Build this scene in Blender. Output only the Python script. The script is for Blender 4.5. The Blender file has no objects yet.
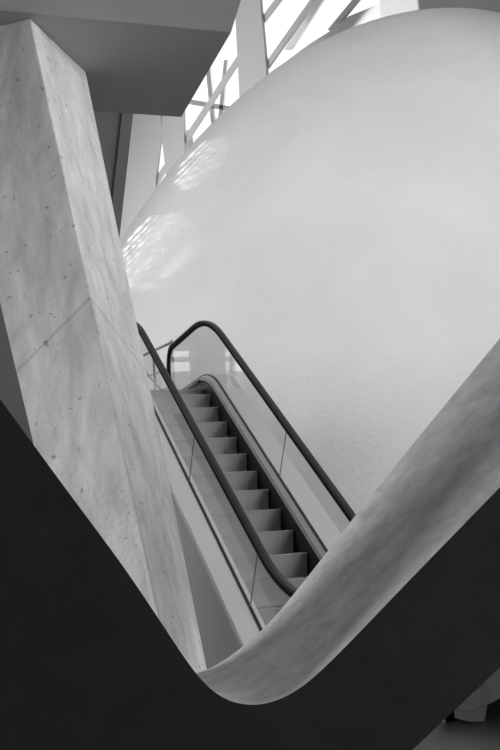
import bpy, bmesh, math, random
from mathutils import Vector, Matrix
S = bpy.context.scene
COL = S.collection
random.seed(4)

# ------------------------------------------------------------------ camera maths
EYE = Vector((0, 0, 1.33)); FPX = 1020.05
yaw, pit, rol = (math.radians(a) for a in (18.806, 9.805, -4.26))
FW = Vector((math.sin(yaw)*math.cos(pit), math.cos(yaw)*math.cos(pit), math.sin(pit)))
rt = Vector((math.cos(yaw), -math.sin(yaw), 0)); up = rt.cross(FW)
RT = rt*math.cos(rol) + up*math.sin(rol)
UP = up*math.cos(rol) - rt*math.sin(rol)
def on(u, v, axis, val):
    """point of the sight line through photo position (u,v) lying in the plane axis=val"""
    d = RT*((u-250)/FPX) + UP*((375-v)/FPX) + FW
    return EYE + d*((val-EYE[axis])/d[axis])

cam = bpy.data.cameras.new('camera'); co = bpy.data.objects.new('camera', cam); COL.objects.link(co)
cam.sensor_fit = 'VERTICAL'; cam.sensor_height = 36; cam.lens = 36*FPX/750; cam.clip_start = .05; cam.clip_end = 300
m = Matrix((RT, UP, -FW)).transposed().to_4x4(); m.translation = EYE; co.matrix_world = m
S.camera = co

# ------------------------------------------------------------------ materials
def newmat(name):
    mt = bpy.data.materials.new(name); mt.use_nodes = True
    nt = mt.node_tree; return mt, nt, nt.nodes['Principled BSDF']
def G(v): return (v, v, v, 1)
def plain(name, v, rough=.5, metal=0., spec=.5):
    mt, nt, b = newmat(name)
    b.inputs['Base Color'].default_value = G(v); b.inputs['Roughness'].default_value = rough
    b.inputs['Metallic'].default_value = metal; b.inputs['Specular IOR Level'].default_value = spec
    return mt
def concrete(name, lo, hi, scale=3., stretch=(1, 1, 1), bump=.15, bscale=60., rough=.8, pits=0., rot=(0, 0, 0), spec=.3, seam=None, detail=8):
    mt, nt, b = newmat(name); N = nt.nodes; L = nt.links
    tc = N.new('ShaderNodeTexCoord'); mp = N.new('ShaderNodeMapping')
    mp.inputs['Scale'].default_value = stretch; mp.inputs['Rotation'].default_value = rot
    L.new(tc.outputs['Object'], mp.inputs['Vector'])
    n1 = N.new('ShaderNodeTexNoise'); n1.inputs['Scale'].default_value = scale; n1.inputs['Detail'].default_value = detail; n1.inputs['Roughness'].default_value = .62
    n1.inputs['Distortion'].default_value = .4
    L.new(mp.outputs[0], n1.inputs['Vector'])
    cr = N.new('ShaderNodeMapRange'); cr.inputs['From Min'].default_value = .33; cr.inputs['From Max'].default_value = .67
    cr.inputs['To Min'].default_value = lo; cr.inputs['To Max'].default_value = hi
    L.new(n1.outputs['Fac'], cr.inputs['Value']); out = cr.outputs[0]
    if pits:
        vo = N.new('ShaderNodeTexNoise'); vo.inputs['Scale'].default_value = 28; vo.inputs['Detail'].default_value = 3
        L.new(tc.outputs['Object'], vo.inputs['Vector'])
        pr = N.new('ShaderNodeMapRange'); pr.inputs['From Min'].default_value = .66; pr.inputs['From Max'].default_value = .72
        pr.inputs['To Min'].default_value = 1; pr.inputs['To Max'].default_value = 1-pits
        L.new(vo.outputs['Fac'], pr.inputs['Value'])
        mu = N.new('ShaderNodeMath'); mu.operation = 'MULTIPLY'; L.new(out, mu.inputs[0]); L.new(pr.outputs[0], mu.inputs[1]); out = mu.outputs[0]
    if seam:                      # construction joint: a dirty groove where plane n.p = d cuts the face
        for (nv, d, w, k, nf, nd) in seam:
            dp = N.new('ShaderNodeVectorMath'); dp.operation = 'DOT_PRODUCT'; dp.inputs[1].default_value = nv
            L.new(tc.outputs['Object'], dp.inputs[0])
            su = N.new('ShaderNodeMath'); su.operation = 'SUBTRACT'; su.inputs[1].default_value = d; L.new(dp.outputs['Value'], su.inputs[0])
            ab = N.new('ShaderNodeMath'); ab.operation = 'ABSOLUTE'; L.new(su.outputs[0], ab.inputs[0])
            mr = N.new('ShaderNodeMapRange'); mr.inputs['From Min'].default_value = w*.3; mr.inputs['From Max'].default_value = w
            mr.inputs['To Min'].default_value = k; mr.inputs['To Max'].default_value = 1
            L.new(ab.outputs[0], mr.inputs['Value'])
            mu = N.new('ShaderNodeMath'); mu.operation = 'MULTIPLY'; L.new(out, mu.inputs[0]); L.new(mr.outputs[0], mu.inputs[1]); out = mu.outputs[0]
    L.new(out, b.inputs['Base Color'])
    n2 = N.new('ShaderNodeTexNoise'); n2.inputs['Scale'].default_value = bscale; n2.inputs['Detail'].default_value = 4
    L.new(tc.outputs['Object'], n2.inputs['Vector'])
    bp = N.new('ShaderNodeBump'); bp.inputs['Strength'].default_value = bump; bp.inputs['Distance'].default_value = .02
    L.new(n2.outputs['Fac'], bp.inputs['Height']); L.new(bp.outputs[0], b.inputs['Normal'])
    b.inputs['Roughness'].default_value = rough; b.inputs['Specular IOR Level'].default_value = spec
    return mt
def glass(name, tint=.93, boost=1.):
    mt = bpy.data.materials.new(name); mt.use_nodes = True; nt = mt.node_tree; N = nt.nodes; L = nt.links
    N.remove(N['Principled BSDF']); o = N['Material Output']
    t = N.new('ShaderNodeBsdfTransparent'); t.inputs[0].default_value = G(tint)
    g = N.new('ShaderNodeBsdfGlossy'); g.inputs['Roughness'].default_value = .02; g.inputs['Color'].default_value = G(.95)
    # Schlick reflectance, the same from both sides of the sheet
    ge = N.new('ShaderNodeNewGeometry'); dt = N.new('ShaderNodeVectorMath'); dt.operation = 'DOT_PRODUCT'
    L.new(ge.outputs['Normal'], dt.inputs[0]); L.new(ge.outputs['Incoming'], dt.inputs[1])
    def M_(op, a, b_=None):
        n_ = N.new('ShaderNodeMath'); n_.operation = op
        for i, q in enumerate((a, b_)):
            if q is None: continue
            if isinstance(q, (int, float)): n_.inputs[i].default_value = q
            else: L.new(q, n_.inputs[i])
        return n_.outputs[0]
    c_ = M_('ABSOLUTE', dt.outputs['Value']); c_ = M_('SUBTRACT', 1., c_); c_ = M_('POWER', c_, 5.); c_ = M_('MULTIPLY', c_, .96); c_ = M_('ADD', c_, .04)
    mu = N.new('ShaderNodeMath'); mu.operation = 'MULTIPLY'; mu.inputs[1].default_value = boost; mu.use_clamp = True
    L.new(c_, mu.inputs[0])
    mx = N.new('ShaderNodeMixShader'); L.new(mu.outputs[0], mx.inputs[0]); L.new(t.outputs[0], mx.inputs[1]); L.new(g.outputs[0], mx.inputs[2])
    L.new(mx.outputs[0], o.inputs['Surface'])
    return mt

MT = {}
MT['dome'] = concrete('smooth white plaster', .70, .76, .5, bump=.6, bscale=14, rough=.9, spec=.08, detail=5)
MT['white'] = concrete('white painted steel', .50, .56, 1., bump=.02, bscale=10, rough=.6)
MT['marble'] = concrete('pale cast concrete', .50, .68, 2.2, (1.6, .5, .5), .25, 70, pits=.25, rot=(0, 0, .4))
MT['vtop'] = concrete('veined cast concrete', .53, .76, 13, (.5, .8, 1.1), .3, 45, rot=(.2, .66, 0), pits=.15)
MT['black'] = concrete('concrete darkened for shade', .017, .023, 5, bump=.2, bscale=60, rough=.9, spec=.1)  # shade on the parapet's front is put into this near-black colour
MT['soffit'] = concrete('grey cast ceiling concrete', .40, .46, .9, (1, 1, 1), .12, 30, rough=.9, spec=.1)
MT['shadewall'] = concrete('plaster darkened for shade', .105, .125, 1.5, bump=.05, rough=.9, spec=.1)  # concrete in shade; the shade is put into this dark grey
MT['floor'] = concrete('polished stone floor', .022, .034, 1.2, (1, 3, 1), .03, 20, rough=.35)  # shade of the lower level is put into this dark colour
MT['clad'] = plain('grey metal cladding', .26, .6, 0, .3)
MT['deck'] = plain('satin light metal deck', .78, .45, .2)
MT['deckin'] = plain('satin grey metal deck', .56, .4, .4)
MT['dark'] = plain('black plastic seam', .012, .4)
MT['skirt'] = plain('black coated skirt', .015, .35)
MT['rubber'] = plain('black handrail rubber', .035, .38, 0, .2)
MT['railtrack'] = plain('dark handrail track', .004, .7, 0, .1)
MT['glass'] = glass('balustrade glass', .96, .85)
MT['glass_near'] = glass('clear balustrade glass', .95, .38)
MT['void'] = plain('flat black gap filler', .006, .95, 0, 0)  # stands in for the dark gap behind the support
MT['hallgrey'] = plain('mid grey plaster', .25, .9)
MT['post'] = plain('grey white post paint', .25, .6)
MT['darkmetal'] = plain('dark grey painted steel', .14, .6, 0, .2)
MT['supportgrey'] = concrete('concrete with shade in colour', .04, .06, 6)  # low-level shade on the support is put into this colour
MT['pane'] = glass('window glass', .97, .4)
MT['mull'] = plain('grey painted mullion', .26, .5)
MT['steel'] = plain('brushed steel', .28, .4, .6)
# ribbed step metal
mt, nt, b = newmat('ribbed step metal'); N = nt.nodes; L = nt.links
tc = N.new('ShaderNodeTexCoord'); wv = N.new('ShaderNodeTexWave'); wv.inputs['Scale'].default_value = 18; wv.bands_direction = 'X'
L.new(tc.outputs['Object'], wv.inputs['Vector']); bp = N.new('ShaderNodeBump'); bp.inputs['Strength'].default_value = .25; bp.inputs['Distance'].default_value = .004
L.new(wv.outputs['Fac'], bp.inputs['Height']); L.new(bp.outputs[0], b.inputs['Normal'])
b.inputs['Base Color'].default_value = G(.42); b.inputs['Roughness'].default_value = .5; b.inputs['Metallic'].default_value = .3
MT['step'] = mt

# ------------------------------------------------------------------ mesh helpers
def link(name, bm, mat, parent=None, smooth=False, bevel=0.):
    me = bpy.data.meshes.new(name); bmesh.ops.recalc_face_normals(bm, faces=bm.faces[:]); bm.to_mesh(me); bm.free()
    if smooth:
        for p in me.polygons: p.use_smooth = True
    o = bpy.data.objects.new(name, me); COL.objects.link(o)
    for mm in (mat if isinstance(mat, list) else [mat]): me.materials.append(MT[mm])
    if parent: o.parent = parent
    if bevel:
        bv = o.modifiers.new('bevel', 'BEVEL'); bv.width = bevel; bv.segments = 2; bv.limit_method = 'ANGLE'
    return o
def tag(o, label=None, cat=None, group=None, kind=None):
    if label: o['label'] = label
    if cat: o['category'] = cat
    if group: o['group'] = group
    if kind: o['kind'] = kind
    return o
def empty(name, loc):
    o = bpy.data.objects.new(name, None); COL.objects.link(o); o.location = loc; o.empty_display_size = .2; return o
def box(bm, a, b):
    v = [bm.verts.new((x, y, z)) for x in (a[0], b[0]) for y in (a[1], b[1]) for z in (a[2], b[2])]
    for f in ((0, 1, 3, 2), (4, 6, 7, 5), (0, 4, 5, 1), (2, 3, 7, 6), (0, 2, 6, 4), (1, 5, 7, 3)): bm.faces.new([v[i] for i in f])
def loft(bm, A, B, cap=True):
    """closed solid between two equal-length closed outlines"""
    va = [bm.verts.new(p) for p in A]; vb = [bm.verts.new(p) for p in B]; n = len(va)
    for i in range(n): bm.faces.new((va[i], va[(i+1) % n], vb[(i+1) % n], vb[i]))
    if cap: bm.faces.new(va); bm.faces.new(vb[::-1])
def prism(bm, pts, d):
    d = Vector(d); loft(bm, [Vector(p) for p in pts], [Vector(p)+d for p in pts])
def tube(bm, pts, r, n=10):
    rings = []
    for i, p in enumerate(pts):
        p = Vector(p); t = (Vector(pts[min(i+1, len(pts)-1)])-Vector(pts[max(i-1, 0)])).normalized()
        a = t.cross(Vector((0, 0, 1)));  a = a.normalized() if a.length > .05 else Vector((1, 0, 0)); c = t.cross(a)
        rings.append([bm.verts.new(p+a*r*math.cos(2*math.pi*k/n)+c*r*math.sin(2*math.pi*k/n)) for k in range(n)])
    for A, B in zip(rings, rings[1:]):
        for k in range(n): bm.faces.new((A[k], A[(k+1) % n], B[(k+1) % n], B[k]))
    bm.faces.new(rings[0][::-1]); bm.faces.new(rings[-1])
def struct(o): o['kind'] = 'structure'; return o

# ------------------------------------------------------------------ escalator
TAN = math.tan(math.radians(35)); AL = math.radians(35)
OX, OY, OZ = 3.682, 9.477, 1.285
XL, XR = OX-.914, OX+.091
FL = 0.
ZTOP = 3.5
def path(h, zb, zt, Rb, Rt, y0, y1, ns=10):
    """YZ polyline: level zb, 35 degree incline offset h above the step noses, level zt"""
    c = OZ+h-OY*TAN
    yb = (zb-c)/TAN; yt = (zt-c)/TAN
    P = [(y0, zb)]
    T = Rb*math.tan(AL/2)
    for k in range(ns+1):
        a = AL*k/ns; P.append((yb-T+Rb*math.sin(a), zb+Rb*(1-math.cos(a))))
    T = Rt*math.tan(AL/2)
    # intermediate points so that sweeps stay even
    a0 = P[-1]; e = (yt+T-Rt*math.sin(AL), zt-Rt*(1-math.cos(AL)))
    for k in range(1, 12): P.append((a0[0]+(e[0]-a0[0])*k/12, a0[1]+(e[1]-a0[1])*k/12))
    for k in range(ns, -1, -1):
        a = AL*k/ns; P.append((yt+T-Rt*math.sin(a), zt-Rt*(1-math.cos(a))))
    P.append((y1, zt)); return P
def strip(name, mat, xa, pa, xb, pb, th, parent, smooth=True):
    """band between two YZ paths at xa and xb with thickness th downwards"""
    bm = bmesh.new(); R = []
    for (ya, za), (yb, zb) in zip(pa, pb):
        R.append([bm.verts.new(v) for v in ((xa, ya, za), (xb, yb, zb), (xb, yb, zb-th), (xa, ya, za-th))])
    for A, B in zip(R, R[1:]):
        for k in range(4): bm.faces.new((A[k], A[(k+1) % 4], B[(k+1) % 4], B[k]))
    bm.faces.new(R[0]); bm.faces.new(R[-1][::-1])
    return link(name, bm, mat, parent)
ESC = empty('escalator', (OX-.4, 9.0, FL))
tag(ESC, 'steep dark stepped escalator with glass sides rising away to the upper floor', 'escalator')
YB, YT = 7.25, 14.9
hi = lambda h: h/math.cos(AL)
def P(h, zb, zt, Rb=1.2, Rt=1.3, y0=YB, y1=YT): return path(h, zb, zt, Rb, Rt, y0, y1)
ZD = 3.709
for side, X, s in (('left', XL, -1), ('right', XR, 1)):
    # inner deck (towards the steps): seam height at the glass, falls towards the steps
    p_seam = P(hi(.158), .19, ZD); p_in = P(hi(.122 if s > 0 else .154), .15, ZD-.035); p_bev = P(hi(.095), .12, ZD-.07)
    a = .058; c = .078
    strip('inner_deck', 'deckin' if s > 0 else 'deck', X-s*a, p_in, X, p_seam, .02, ESC)
    strip('deck_edge', 'clad', X-s*c, p_bev, X-s*a, p_in, .02, ESC)
    # skirt: vertical sheet beside the steps
    bm = bmesh.new(); xs = X-s*c
    lo = P(-.42, -.25, 3.1); R = []
    for (ya, za), (yb, zb) in zip(p_bev, lo):
        R.append([bm.verts.new(v) for v in ((xs, ya, za-.005), (xs+s*.012, ya, za-.005), (xs+s*.012, yb, zb), (xs, yb, zb))])
    for A, B in zip(R, R[1:]):
        for k in range(4): bm.faces.new((A[k], A[(k+1) % 4], B[(k+1) % 4], B[k]))
    link('skirt_panel', bm, 'skirt', ESC)
    # black seam strip under the glass
    p_s2 = P(hi(.166), .20, ZD+.008)
    strip('glass_seam', 'dark', X-.012, p_s2, X+.014, p_s2, .03, ESC)
    # outer deck
    W = .20 if s < 0 else .26
    Y0 = YB if s < 0 else 7.75
    p_o = P(hi(.158), .19, ZD, y0=YB)
    def clip(q): return [(max(y, Y0), z) for y, z in q if y >= Y0-.4]
    p_o = clip(p_o)
    strip('outer_deck', 'deck', X, p_o, X+s*W, p_o, .035, ESC)
    p_e = clip(P(hi(.158)-.035, .155, ZD-.035))
    strip('deck_trim', 'dark', X+s*(W-.03), p_e, X+s*(W-.012), p_e, .02, ESC)
    p_e2 = clip(P(hi(.158)-.055, .135, ZD-.055))
    strip('deck_edge', 'deckin', X+s*(W-.03), p_e2, X+s*(W-.004), p_e2, .05, ESC)
    # outer cladding down to the floor
    bm = bmesh.new(); R = []
    for (y, z) in p_e2:
        R.append([bm.verts.new(v) for v in ((X+s*(W-.03), y, z-.05), (X+s*(W-.05), y, z-.05), (X+s*(W-.05), y, FL), (X+s*(W-.03), y, FL))])
    for A, B in zip(R, R[1:]):
        for k in range(4): bm.faces.new((A[k], A[(k+1) % 4], B[(k+1) % 4], B[k]))
    bm.faces.new(R[0]); bm.faces.new(R[-1][::-1])
    link('side_cladding', bm, 'clad', ESC)
    # handrail path: level - incline - level, with rounded newels at both ends
    HB, HT = .97, 4.467
    hp = path(.974, HB, HT, 1.9, 2.2, YB+.02, 14.62)
    rn = .33
    top = [(14.62+rn*math.sin(t)*.85, HT-rn+rn*math.cos(t)) for t in [math.pi*k/12 for k in range(1, 13)]]
    bot = [(YB+.02-rn*math.sin(t)*.85, HB-rn+rn*math.cos(t)) for t in [math.pi*k/12 for k in range(12, 0, -1)]]
    hp = bot+hp+top
    def sweep(name, mat, prof, path_):
        bm = bmesh.new(); R = []
        for i, (y, z) in enumerate(path_):
            y0_, z0_ = path_[max(i-1, 0)]; y1_, z1_ = path_[min(i+1, len(path_)-1)]
            d = Vector((0, y1_-y0_, z1_-z0_)).normalized(); n = Vector((0, -d.z, d.y))
            R.append([bm.verts.new(Vector((X, y, z))+Vector((px, 0, 0))+n*pn) for px, pn in prof])
        n = len(prof)
        for A, B in zip(R, R[1:]):
            for k in range(n): bm.faces.new((A[k], A[(k+1) % n], B[(k+1) % n], B[k]))
        bm.faces.new(R[0]); bm.faces.new(R[-1][::-1])
        return link(name, bm, mat, ESC, smooth=True)
    prof = [(.032*math.copysign(abs(math.cos(t))**.6, math.cos(t)), .0+.017*math.copysign(abs(math.sin(t))**.6, math.sin(t))) for t in [2*math.pi*k/16 for k in range(16)]]
    sweep('handrail', 'rubber', prof, hp)
    sweep('handrail_track', 'railtrack', [(-.034, -.010), (.020, -.010), (.012, -.062), (-.028, -.056)], hp)
    # glass panels: cut along the slope
    gp = path(.974-.05, HB-.045, HT-.045, 1.9, 2.2, YB+.02, 14.62)
    gs = path(hi(.16), .20, ZD, 1.2, 1.3, YB+.02, 14.62)
    # cut at joints square to the slope
    def zat(pth, y):
        for (ya, za), (yb, zb) in zip(pth, pth[1:]):
            if ya <= y <= yb: return za+(zb-za)*(y-ya)/max(yb-ya, 1e-6)
        return pth[-1][1]
    def crossing(pth, s0):     # where the joint line (square to the slope, s0 along it) meets a path
        for (ya, za), (yb, zb) in zip(pth, pth[1:]):
            f = lambda y, z: (y-OY)*math.cos(AL)+(z-OZ)*math.sin(AL)-s0
            fa, fb = f(ya, za), f(yb, zb)
            if fa <= 0 < fb: t = fa/(fa-fb); return (ya+(yb-ya)*t, za+(zb-za)*t)
    js = [-3.12, -.97, 1.18]
    js = [j for j in js if crossing(gp, j) and crossing(gs, j)]
    for j in js:
        (ya, za), (yb, zb) = crossing(gs, j), crossing(gp, j); t_ = Vector((0, math.cos(AL), math.sin(AL)))*.003
        bm = bmesh.new(); A_ = Vector((X-.005, ya, za)); B_ = Vector((X-.005, yb, zb))
        prism(bm, [A_-t_, A_+t_, B_+t_, B_-t_], (.01, 0, 0)); link('glass_joint', bm, 'darkmetal', ESC)
    cuts = [None]+js+[None]
    for a_, b_ in zip(cuts, cuts[1:]):
        g = .005
        def seg(pth):
            A = (YB-.2, zat(pth, YB+.03)) if a_ is None else crossing(pth, a_+g)
            B = (14.9, pth[-1][1]) if b_ is None else crossing(pth, b_-g)
            return A, B
        (A1, B1), (A0, B0) = seg(gp), seg(gs)
        def sub(pth, A, B, n=26): 
            return [(A[0]+(B[0]-A[0])*k/n, (A[1] if k == 0 else B[1] if k == n else zat(pth, min(max(A[0]+(B[0]-A[0])*k/n, YB+.03), 14.6)))) for k in range(n+1)]
        T_, B_ = sub(gp, A1, B1), sub(gs, A0, B0)
        if a_ is None:      # rounded lower newel end
            T_ = [(YB+.02-.28*math.sin(t)*.85, HB-.05-.28+.28*math.cos(t)) for t in (math.pi/2*k/6 for k in range(6, 0, -1))] + [q for q in T_ if q[0] > YB+.02]
        if b_ is None:
            T_ = [q for q in T_ if q[0] < 14.62] + [(14.62+.28*math.sin(t)*.85, HT-.05-.28+.28*math.cos(t)) for t in (math.pi/2*k/6 for k in range(1, 7))]
            B_ = [q for q in B_ if q[0] < 14.85]+[(14.85, ZD)]
        bm = bmesh.new()
        out = [(X-.005, y, z) for y, z in T_]+[(X-.005, y, z) for y, z in B_[::-1]]
        prism(bm, out, (.01, 0, 0))
        link('glass_panel', bm, 'glass' if s > 0 else 'glass_near', ESC)
# steps
RUN, RISE = .405*math.cos(AL), .405*math.sin(AL)
np_ = path(0, 0, 3.52, 1.2, 1.3, YB, YT)
def nose_z(y):
    for (ya, za), (yb, zb) in zip(np_, np_[1:]):
        if ya <= y <= yb: return za+(zb-za)*(y-ya)/max(yb-ya, 1e-6)
    return np_[-1][1]
for n in range(-5, 12):
    y = OY+n*RUN; z = nose_z(y); zl = nose_z(y-RUN); rz = max(z-zl, 0)
    bm = bmesh.new(); x0, x1 = OX-.83, OX
    pr = [(y+RUN+.01, z), (y-.004, z), (y-.008, z-.008)]
    dp = .05
    for k in range(1, 9):
        t = k/8; pr.append((y-.004+dp*math.sin(t*math.pi/2)*1.0*(rz/.232), z-.010-(rz+.03)*t))
    pr += [(y+RUN+.01, pr[-1][1])]
    prism(bm, [(x0, a, b_) for a, b_ in pr], (x1-x0, 0, 0))
    o = link('step', bm, 'step', ESC)
for o in ESC.children:
    if o.name.startswith('handrail') and 'track' not in o.name: o['label'] = 'black rubber handrail'
    if o.name.startswith('skirt_panel'): o['label'] = 'black skirt panel beside the steps'
# combs / landing plates
bm = bmesh.new(); box(bm, (XL+.08, OY+12*RUN-.02, 3.46), (XR-.08, 15.1, 3.50)); link('comb_plate', bm, 'steel', ESC)
bm = bmesh.new(); box(bm, (XL+.08, 7.0, 0.0), (XR-.08, OY-5*RUN, .03)); link('comb_plate', bm, 'steel', ESC)
bm = bmesh.new(); box(bm, (OX-.02+.012, 12.95, 3.60), (OX+.02, 13.25, 3.64)); link('skirt_switch', bm, 'dark', ESC)
for o in ESC.children:       # keep the world position although the root is at the escalator's foot
    o.matrix_parent_inverse = Matrix.Translation(ESC.location).inverted()
# ------------------------------------------------------------------ the V shaped concrete wall
F3 = 3.0; B3 = 3.87
front = [(-420, -180), (0, 400), (60, 482), (120, 563), (160, 622), (185, 660), (197, 676), (208, 689), (222, 699), (236, 704.5), (250, 706), (266, 705), (282, 699), (300, 689), (322, 670), (350, 642), (400, 590), (450, 538.5), (500, 487), (640, 343)]
FP = [on(u, v, 1, F3) for u, v in front]
def curve(P_, n=90):      # Catmull-Rom
    out = []; m_ = len(P_)-1
    for i in range(m_):
        p0, p1, p2, p3 = P_[max(i-1, 0)], P_[i], P_[i+1], P_[min(i+2, m_)]
        k = 8
        for j in range(k):
            t = j/k; out.append(.5*((2*p1)+(p2-p0)*t+(2*p0-5*p1+4*p2-p3)*t*t+(3*p1-p0-3*p2+p3)*t*t*t))
    out.append(P_[-1]); return out
FP[0] = FP[1]+(FP[1]-FP[2])*4.5; FP[-1] = FP[-2]+(FP[-2]-FP[-3])*7.0
backpx = [(500, 338), (425, 429), (350, 522), (322, 559), (300, 586), (278, 614), (260, 634), (247, 646), (235, 655), (225, 661), (215, 666)]
BK = {}
bpts = sorted([(p.x, p.z) for p in (on(u, v, 1, B3) for u, v in backpx)])
def backz(x, zf):
    if x <= bpts[0][0]: return zf
    for (xa, za), (xb, zb) in zip(bpts, bpts[1:]):
        if xa <= x <= xb: return za+(zb-za)*(x-xa)/(xb-xa)
    (xa, za), (xb, zb) = bpts[-2:]; return zb+(zb-za)/(xb-xa)*(x-xb)
fc = curve([Vector(p) for p in FP])
def resample(P_, n):
    L_ = [0]
    for a_, b_ in zip(P_, P_[1:]): L_.append(L_[-1]+(b_-a_).length)
    out = []; i = 0
    for k in range(n+1):
        t = L_[-1]*k/n
        while i < len(P_)-2 and L_[i+1] < t: i += 1
        out.append(P_[i].lerp(P_[i+1], (t-L_[i])/max(L_[i+1]-L_[i], 1e-9)))
    return out
fc = resample(fc, 420)
for _ in range(25): fc = [fc[0]]+[(fc[i-1]+fc[i]*2+fc[i+1])/4 for i in range(1, len(fc)-1)]+[fc[-1]]
# outer (under) edge of the right arm, and the left arm mirrored by eye
oa = on(410, 750, 1, F3); ob = on(500, 665, 1, F3); dr = (ob-oa)
r_end = fc[-1]; k = (r_end.x-oa.x)/dr.x; outR = oa+dr*k*1.0
kf = (FL-oa.z)/dr.z; footR = oa+dr*kf
l_end = fc[0]
outL = Vector((l_end.x-.62, F3, l_end.z-.35)); footL = Vector((footR.x-.55, F3, FL))
low = []
for p in fc:
    pass
# under edge, resampled so that every upper point has a partner below it
na = sum(1 for p in fc if p.x < footL.x); nb = sum(1 for p in fc if p.x <= footR.x)-na
for i, p in enumerate(fc):
    if i < na: low.append(outL.lerp(footL, i/na))
    elif i < na+nb: low.append(footL.lerp(footR, (i-na)/nb))
    else: low.append(footR.lerp(outR, (i-na-nb)/(len(fc)-1-na-nb)))
ramp = lambda x: min(1, max(0, (x-bpts[0][0])/.25))
back = []
for p in fc:
    zb = backz(p.x, p.z); w = ramp(p.x); back.append(Vector((p.x, B3, p.z*(1-w)+zb*w)))
for _ in range(60): back = [back[0]]+[(back[i-1]+back[i]*2+back[i+1])/4 for i in range(1, len(back)-1)]+[back[-1]]
V = empty('v_shaped_parapet', ((footR.x+footL.x)/2, (F3+B3)/2, FL))
tag(V, 'thick V shaped concrete parapet with front face darkened for shade and mottled grey upper surface', 'parapet')
def ladder(bm, T0, L0, T1, L1):
    a0 = [bm.verts.new(p) for p in T0]; b0 = [bm.verts.new(p) for p in L0]; a1 = [bm.verts.new(p) for p in T1]; b1 = [bm.verts.new(p) for p in L1]
    n = len(T0)
    for i in range(n-1):
        bm.faces.new((a0[i], a0[i+1], a1[i+1], a1[i])); bm.faces.new((b0[i], b1[i], b1[i+1], b0[i+1]))
        bm.faces.new((a0[i], b0[i], b0[i+1], a0[i+1])); bm.faces.new((a1[i], a1[i+1], b1[i+1], b1[i]))
    for i in (0, n-1): bm.faces.new((a0[i], a1[i], b1[i], b0[i]))
aty = lambda P_, y: [Vector((p.x, y, p.z)) for p in P_]
bm = bmesh.new(); ladder(bm, fc, low, back, aty(low, B3))
o = link('parapet_body', bm, 'vtop', V); o.matrix_parent_inverse = Matrix.Translation(V.location).inverted()
bm = bmesh.new(); ladder(bm, aty(fc, F3-.012), aty(low, F3-.012), aty(fc, F3-.0005), aty(low, F3-.0005))  # thin added sheet carrying the front's shade as colour
o = link('front_shade', bm, 'black', V); o['label'] = 'front face with shade put into its colour'; o.matrix_parent_inverse = Matrix.Translation(V.location).inverted()

# ------------------------------------------------------------------ leaning pillar
def inplane(u, v, A, B, C_):
    nn = (B-A).cross(C_-A).normalized()
    d = RT*((u-250)/FPX)+UP*((375-v)/FPX)+FW; return EYE+d*((A-EYE).dot(nn)/d.dot(nn))
Mt = on(30, 18, 2, 4.33); Mb = on(160, 620, 1, 4.6)
Rt_ = on(86, 72, 2, 4.33); Rb_ = inplane(208, 672, Mt, Mb, Rt_)
Lb = on(32, 440, 1, 5.05); Lu = inplane(0, 305, Mt, Mb, Lb)
print('PILLAR', Mt, Mb, Rt_, Rb_, Lu, Lb)
def ext(a, b, z): return a+(b-a)*((z-a.z)/(b.z-a.z))
def tri(z):
    A = ext(Lb, Lu, z); B = ext(Mb, Mt, z); C_ = ext(Rb_, Rt_, z)
    D = A+(C_-B)*1.0
    return [A, B, C_, D]
bm = bmesh.new(); loft(bm, tri(FL), tri(4.33))
j1, j2, j3 = inplane(20, 368, Mt, Mb, Lb), inplane(88, 300, Mt, Mb, Lb), inplane(126, 345, Mt, Mb, Rt_)
nj = (j1-j2).cross(j3-j2).normalized()
MT['pillar'] = concrete('pale cast concrete with joint', .44, .66, 5, (1.8, 1.8, .6), .45, 40, pits=.5, rot=(.5, .3, .2), seam=[(tuple(nj), nj.dot(j2), .008, .72, 0, 0)])
pl = link('leaning_pillar', bm, 'pillar', bevel=.008)
tag(pl, 'tall leaning concrete pillar with a diagonal joint line, rising to the dark ceiling slab', 'pillar')

# ------------------------------------------------------------------ ceiling slab overhead
XE = 1.825
bm = bmesh.new()
slope = .40
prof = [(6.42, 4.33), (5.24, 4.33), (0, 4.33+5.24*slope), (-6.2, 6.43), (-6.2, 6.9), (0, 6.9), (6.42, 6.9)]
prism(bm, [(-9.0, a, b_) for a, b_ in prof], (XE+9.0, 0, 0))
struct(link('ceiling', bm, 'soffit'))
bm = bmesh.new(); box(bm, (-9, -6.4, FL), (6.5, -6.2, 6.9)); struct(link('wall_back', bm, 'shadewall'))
bm = bmesh.new(); box(bm, (XE, -6.2, 6.5), (8, 1.6, 6.9)); struct(link('light_block_near', bm, 'soffit')).name = 'ceiling_light_block'  # unseen ceiling added to keep light off the parapet's front
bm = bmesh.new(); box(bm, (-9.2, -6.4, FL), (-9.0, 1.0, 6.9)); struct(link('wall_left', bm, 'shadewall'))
# wall behind the pillar, shade put into its colour, right edge leaning
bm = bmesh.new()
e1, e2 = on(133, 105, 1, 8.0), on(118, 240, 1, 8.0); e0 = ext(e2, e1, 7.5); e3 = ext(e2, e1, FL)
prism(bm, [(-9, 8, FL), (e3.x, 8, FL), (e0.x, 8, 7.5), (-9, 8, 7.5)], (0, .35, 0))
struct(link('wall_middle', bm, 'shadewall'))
bm = bmesh.new()
w = .085
prism(bm, [(e3.x-w, 7.97, FL), (e3.x+.005, 7.97, FL), (e0.x+.005, 7.97, 7.5), (e0.x-w, 7.97, 7.5)], (0, .03, 0))
struct(link('trim_2', bm, 'shadewall'))
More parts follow.
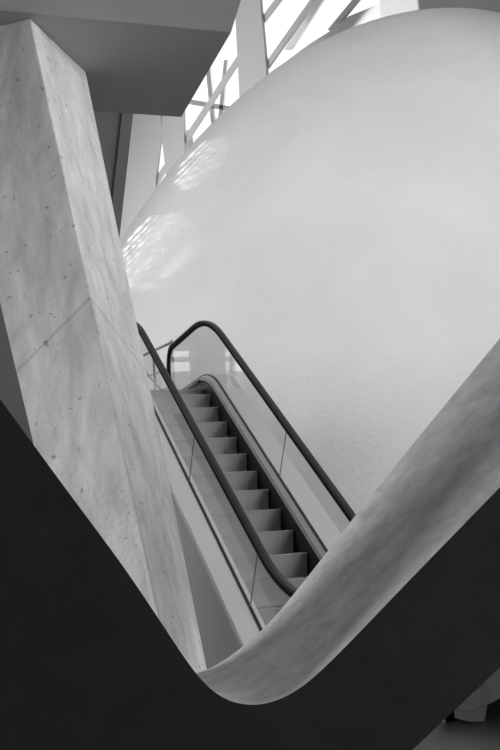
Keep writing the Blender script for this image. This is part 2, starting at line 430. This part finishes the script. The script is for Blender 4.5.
# floors, and added pieces that steer the light
bm = bmesh.new(); box(bm, (-9, -8.2, 9.5), (30, -8.0, 29)); struct(link('wall_sky_block_back', bm, 'hallgrey'))  # unseen wall added to cut sky light on the shell's top
bm = bmesh.new(); box(bm, (30, -8.2, 9.5), (30.2, 19, 29)); struct(link('wall_sky_block_side', bm, 'hallgrey'))  # added out of view; blocks high sky from the right
bm = bmesh.new(); box(bm, (5.2, 10.4, FL), (30, 62, FL+.02)); struct(link('floor_bounce', bm, 'dome'))  # pale sheet added to bounce light up onto the shell
bm = bmesh.new(); box(bm, (-14, -6.4, FL-.3), (30, 62, FL)); struct(link('floor', bm, 'floor'))
bm = bmesh.new(); prism(bm, [(-14, 15.1, 3.2), (4.0, 15.1, 3.2), (3.7, 16.2, 3.2), (2.2, 20.0, 3.2), (1.5, 24, 3.2), (1.5, 30, 3.2), (-14, 30, 3.2)], (0, 0, .3))
struct(link('floor_upper', bm, 'floor'))

bm = bmesh.new(); box(bm, (-14, 15.4, FL), (2.3, 15.7, 3.2)); struct(link('wall_glare_block', bm, 'shadewall'))  # unseen wall added to keep sky out of the near glass's reflection
# ------------------------------------------------------------------ the big egg-shaped shell
ax_a = Vector((.826, -.422, -.374)).normalized(); ax_c = Vector((.5, .855, .139)).normalized(); ax_b = ax_a.cross(ax_c).normalized(); ax_c = ax_a.cross(ax_b).normalized()
bm = bmesh.new(); bmesh.ops.create_uvsphere(bm, u_segments=160, v_segments=100, radius=1)
mm = Matrix((ax_a*7.554, ax_b*11.816, ax_c*8.27)).transposed().to_4x4(); mm_cen = Vector((9.93, 22.179, 1.876)); mm.translation = mm_cen
bmesh.ops.transform(bm, matrix=mm, verts=bm.verts)
bmesh.ops.bisect_plane(bm, geom=bm.verts[:]+bm.edges[:]+bm.faces[:], plane_co=(0, 0, FL), plane_no=(0, 0, -1), clear_outer=True)
ed = [e for e in bm.edges if e.is_boundary]; bmesh.ops.holes_fill(bm, edges=ed)
dome = link('curved_shell', bm, 'dome', smooth=True)
tag(dome, 'huge smooth white rounded concrete shell rising behind the escalator', 'shell')

# ------------------------------------------------------------------ glazed side facade beyond the shell
XF = 13.0
def fp(u, v, x=XF): return on(u, v, 0, x)
def member(name, px, mat, th=.5, x=XF, parent=None):
    bm = bmesh.new(); prism(bm, [fp(u, v, x) for u, v in px], (th, 0, 0)); return link(name, bm, mat, parent)
FAC = empty('window_1', (XF, 35, 14)); struct(FAC)
def fpart(*a, **k):
    o = member(*a, parent=FAC, **k); o.matrix_parent_inverse = Matrix.Translation(FAC.location).inverted(); return o
fpart('window_post', [(226, -170), (246, -170), (260, 0), (266, 67), (267, 110), (241, 130)], 'post', th=.1, x=XF-.05)
fpart('window_post', [(155, -120), (179, -120), (184, 140), (188, 200), (169, 230), (166, 176), (161.5, 137)], 'post', th=.1, x=XF-.05)
fpart('window_post', [(145, -120), (170, -120), (161, 137), (153, 203), (146, 260), (112, 260), (120, 205)], 'post', th=.1, x=XF-.05)
for ln in ([(181, 147), (244, 50)], [(261, 22), (285, -9.5)], [(265.6, 67), (330, -24)], [(329.6, 31), (372, -20)], [(152, 188), (166, 166)]):
    (a, b_), (c, d) = ln; dx, dy = c-a, d-b_; l = math.hypot(dx, dy); nx, ny = -dy/l*2.6, dx/l*2.6
    fpart('transom', [(a+nx, b_+ny), (c+nx, d+ny), (c-nx, d-ny), (a-nx, b_-ny)], 'mull', th=.07, x=XF+.07)
# glazing itself: one large pane field per bay
for px in ([(266, -40), (266, 90), (300, 70), (390, 30), (420, -40)], [(184, 20), (184, 200), (242, 130), (242, -20)], [(148, 120), (146, 230), (168, 215), (168, 100)]):
    fpart('pane', px, 'pane', th=.03, x=XF+.2)
fpart('sill', [(262, 110), (262, 78), (285, 62), (310, 43.5), (330, 31), (348, 16.5), (364, 10), (377, 4.5), (384, 2), (384, 60), (300, 100)], 'mull', th=.5)
wl = member('wall_far', [(378.5, -60), (379.5, 0), (381, 19), (520, 19), (700, 19), (700, -60)], 'post', th=.5, x=XF-.3); struct(wl)
# steelwork outside, seen through the panes
OUT = empty('steelwork_outside', (16, 45, 20)); struct(OUT)
for px in ([(205, 60), (209, 60), (217, 145), (213, 145)], [(188, 99), (240, 108), (240, 113), (188, 104)], [(224, 60), (227, 60), (222, 120), (218, 120)], [(284, 50), (291, 50), (336, -20), (326, -20)], [(186, 130), (192, 130), (196, 200), (186, 200)]):
    o = member('steel_member', px, 'white', th=.08, x=16, parent=OUT, ); o.matrix_parent_inverse = Matrix.Translation(OUT.location).inverted()

# ------------------------------------------------------------------ roof of the hall and end wall of the upper floor
bm = bmesh.new(); box(bm, (-14, -8, 29), (XF+.5, 66, 29.4)); box(bm, (XF+.5, -8, 29), (30, 19, 29.4)); struct(link('ceiling_high', bm, 'hallgrey')).name = 'ceiling_hall'
bm = bmesh.new()
box(bm, (-14.3, 8.4, 27), (-14, 32, 29)); box(bm, (-14.3, 8.4, FL), (-14, 32, 1.5))
for k in range(3): box(bm, (-14.3, 8.4+k*4.0, 1.5), (-14, 8.4+k*4.0+2.2, 15))
box(bm, (-14.3, 20.2, 1.5), (-14, 32, 15)); box(bm, (-14.3, 8.4, 15), (-14, 32, 27))
struct(link('wall_light_baffle', bm, 'dome'))  # added unseen wall; its gaps ration the left sun on the shell
bm = bmesh.new(); box(bm, (-14, 66, FL), (XF+.5, 66.3, 29)); struct(link('wall_sun_block', bm, 'dome'))  # unseen wall added to keep the low sun off the window posts
END = 30.0
bm = bmesh.new()
box(bm, (-14, END, 3.5), (5.2, END+.3, 6.95))
struct(link('wall_end', bm, 'dome'))
# unseen mask added above the end wall; shapes sun patches on the shell
SUN = Vector((-.55, .62, .25)).normalized()
def shell_hit(u, v):
    d = (RT*((u-250)/FPX)+UP*((375-v)/FPX)+FW).normalized(); o = EYE-mm_cen
    q = lambda p, r: sum((p.dot(ax)*r.dot(ax))/(k*k) for ax, k in ((ax_a, 7.554), (ax_b, 11.816), (ax_c, 8.27)))
    A_, B_, C_ = q(d, d), q(o, d), q(o, o)-1
    return EYE+d*((-B_-math.sqrt(max(B_*B_-A_*C_, 0)))/A_)
def opening(px):
    out = []
    for u, v in px:
        p = shell_hit(u, v); t = (END-p.y)/SUN.y; q = p+SUN*t; out.append(Vector((q.x, q.z, 0)))
    return out
# narrow ragged slots, drawn so the sunlight falls mottled
slots = []
rs = random.Random(11)
dv = Vector((.70, -.71)); nv = Vector((.71, .70))
def field(c, ln, rows, gap, taper=.5):
    for r in range(rows):
        off = (r-(rows-1)/2)*gap; L2 = ln*(1-taper*abs(2*r/(rows-1)-1)**1.5) if rows > 1 else ln
        t = -L2/2+rs.uniform(-3, 3)
        while t < L2/2:
            seg = rs.uniform(4, 14); w = rs.uniform(.24, .37)*gap
            a = Vector(c)+nv*(off+rs.uniform(-.3, .3))+dv*t; b_ = Vector(c)+nv*off+dv*min(t+seg, L2/2+4)
            slots.append([a-nv*w, (a+b_)/2-nv*w*rs.uniform(.8, 1.15), b_-nv*w*.6, b_+nv*w*.6, (a+b_)/2+nv*w*rs.uniform(.8, 1.15), a+nv*w])
            t += seg+rs.uniform(1.0, 3)
field((157, 252), 92, 15, 4.1)
field((201, 165), 66, 8, 3.9)
field((292, 122), 90, 5, 5.5)
slots.append([Vector(q) for q in ((163, 276), (185, 254), (208, 229), (209.5, 231), (187, 256.5), (165, 278))])
slots.append([Vector(q) for q in ((166, 318), (180, 304), (198, 288), (199, 289.5), (181, 306.5), (167, 320))])
def on_shell(u, v):
    o = EYE-mm_cen; d = (RT*((u-250)/FPX)+UP*((375-v)/FPX)+FW).normalized()
    q = lambda a_, r: sum((a_.dot(ax)*r.dot(ax))/(k*k) for ax, k in ((ax_a, 7.554), (ax_b, 11.816), (ax_c, 8.27)))
    return q(o, d)**2-q(d, d)*(q(o, o)-1) > 0
slots = [sl for sl in slots if all(on_shell(p.x-3, p.y-3) for p in sl)]
holes = [opening([(p.x, p.y) for p in sl]) for sl in slots]
zs = [q.y for h in holes for q in h]; xs_ = [q.x for h in holes for q in h]; print('SLOTS', len(holes), min(zs), max(zs), min(xs_), max(xs_))
holes = [h for h in holes if min(q.y for q in h) > 7.7 and max(q.y for q in h) < 28.5 and min(q.x for q in h) > -13.8 and max(q.x for q in h) < 5]
print(len(holes))
outer = [Vector((-14, 7.6, 0)), Vector((5.2, 7.6, 0)), Vector((5.2, 29, 0)), Vector((-14, 29, 0))]
from mathutils.geometry import delaunay_2d_cdt
allp = [q for poly_ in [outer]+holes for q in poly_]; edg = []; k0 = 0
for poly_ in [outer]+holes:
    edg += [(k0+i, k0+(i+1) % len(poly_)) for i in range(len(poly_))]; k0 += len(poly_)
cv, ce, cf, _, _, _ = delaunay_2d_cdt([q.to_2d() for q in allp], edg, [], 0, 1e-6)
def inside(c, poly_):
    r = False
    for a, b_ in zip(poly_, poly_[1:]+poly_[:1]):
        if (a.y > c.y) != (b_.y > c.y) and c.x < (b_.x-a.x)*(c.y-a.y)/(b_.y-a.y)+a.x: r = not r
    return r
bm = bmesh.new(); va = [bm.verts.new((q.x, END, q.y)) for q in cv]; vb = [bm.verts.new((q.x, END+.03, q.y)) for q in cv]
use = {}
for f in cf:
    c = sum((cv[i] for i in f), Vector((0, 0)))/len(f)
    if any(inside(c, h) for h in holes): continue
    bm.faces.new([va[i] for i in f]); bm.faces.new([vb[i] for i in f[::-1]])
    for a, b_ in zip(f, f[1:]+f[:1]): use[(a, b_)] = 1
for a, b_ in use:
    if (b_, a) not in use: bm.faces.new((va[a], va[b_], vb[b_], vb[a]))
struct(link('wall_sun_mask', bm, 'white'))
W2 = empty('window_2', (-4, END, 6.95)); struct(W2)
def wp(name, a, b_, mat):
    bm = bmesh.new(); box(bm, a, b_); o = link(name, bm, mat, W2); o.matrix_parent_inverse = Matrix.Translation(W2.location).inverted(); return o
wp('window_frame', (-14, END+.05, 7.28), (5.2, END+.2, 7.42), 'white')
wp('pane', (-14, END+.12, 6.95), (5.2, END+.14, 7.28), 'pane'); wp('pane', (-14, END+.12, 7.42), (5.2, END+.14, 7.6), 'pane')
bm = bmesh.new(); prism(bm, [(-.67, 29, 3.5), (-1.58, 29, 3.5), (-1.58, 29, 12), (-.67, 29, 12)], (0, .8, 0))
struct(link('wall_column', bm, 'darkmetal')).name = 'wall_pier'

# ------------------------------------------------------------------ guard rail on the upper landing
GR = empty('guard_rail', (3.8, 15.7, 3.5)); tag(GR, 'thin metal guard rail on the upper landing beyond the escalator head', 'railing')
def gpart(name, bm, mat):
    o = link(name, bm, mat, GR, smooth=(mat == 'steel')); o.matrix_parent_inverse = Matrix.Translation(GR.location).inverted(); return o
g0, g1 = Vector((3.9, 15.12, 4.63)), Vector((3.60, 16.4, 4.63)); g2 = g1+(g1-g0)*1.6; g2.x = min(g2.x, 3.0)
bm = bmesh.new(); tube(bm, [g0, g1, g2], .022); gpart('top_rail', bm, 'steel')
for hgt in (.75, .45): 
    bm = bmesh.new(); tube(bm, [Vector((p.x, p.y, 3.5+hgt)) for p in (g0, g1, g2)], .010); gpart('lower_rail', bm, 'steel')
for a_, b_ in ((g0, g1),):
    bm = bmesh.new(); tube(bm, [Vector((a_.x, a_.y, 3.6)), Vector((b_.x, b_.y, 4.6))], .014); gpart('brace', bm, 'steel')
for p in (g0, (g0+g1)/2, g1, g2):
    bm = bmesh.new(); tube(bm, [Vector((p.x, p.y, 3.5)), Vector((p.x, p.y, 4.66))], .02); gpart('post', bm, 'steel')

# ------------------------------------------------------------------ sloping support far right on the floor
sp = empty('sloping_support', (3.93, 6.85, FL)); tag(sp, 'grey sloping beam on a tapered leg in the lower right corner', 'support')
def at(u, v, y=6.75): return on(u, v, 1, y)
bm = bmesh.new(); prism(bm, [at(470, 699), at(492, 693), at(487, 723), at(471.5, 723)], (0, .22, 0)); bmesh.ops.translate(bm, verts=bm.verts, vec=(0, .03, 0)); o1 = link('leg', bm, 'supportgrey', sp, bevel=.01)
bm = bmesh.new(); prism(bm, [at(466, 699), at(540, 640), at(560, 660), at(493, 703), at(468, 713)], (0, .3, 0)); o2 = link('beam', bm, 'supportgrey', sp, bevel=.01)
for o in (o1, o2): o.matrix_parent_inverse = Matrix.Translation(sp.location).inverted()
bm = bmesh.new(); box(bm, (3.70, 7.02, FL), (9, 7.16, .14)); box(bm, (4.0, 7.02, .14), (9, 7.16, .40)); o = link('gap_block', bm, 'void'); o.name = 'wall_gap_block'; struct(o)  # added black block filling the dark gap behind the support

# ------------------------------------------------------------------ light
wd = bpy.data.worlds.new('sky'); S.world = wd; wd.use_nodes = True
bg = wd.node_tree.nodes['Background']; bg.inputs['Color'].default_value = (1, 1, 1, 1); bg.inputs['Strength'].default_value = 1.0
wn = wd.node_tree; tcw = wn.nodes.new('ShaderNodeTexCoord'); sx = wn.nodes.new('ShaderNodeSeparateXYZ'); mr = wn.nodes.new('ShaderNodeMapRange')
wn.links.new(tcw.outputs['Generated'], sx.inputs[0]); wn.links.new(sx.outputs['Z'], mr.inputs['Value'])
mr.inputs['From Min'].default_value = 0; mr.inputs['From Max'].default_value = .8; mr.inputs['To Min'].default_value = 1.5; mr.inputs['To Max'].default_value = .35
wn.links.new(mr.outputs[0], bg.inputs['Strength'])
def sun(name, travel, energy, ang):
    l = bpy.data.lights.new(name, 'SUN'); l.energy = energy; l.angle = math.radians(ang)
    o = bpy.data.objects.new(name, l); COL.objects.link(o)
    o.rotation_euler = Vector(travel).to_track_quat('-Z', 'Y').to_euler(); o.location = (-10, 5, 15); return o
sun('right_daylight', (-.66, .75, -.05), 1.75, 50)
sun('left_daylight', (.97, -.08, -.22), 2.3, 30)
sun('low_sun', -SUN, 3.4, .4)
S.view_settings.view_transform = 'Standard'; S.view_settings.look = 'None'
S.view_settings.exposure = 0.66; S.view_settings.gamma = 1.0; S.view_settings.use_curve_mapping = False
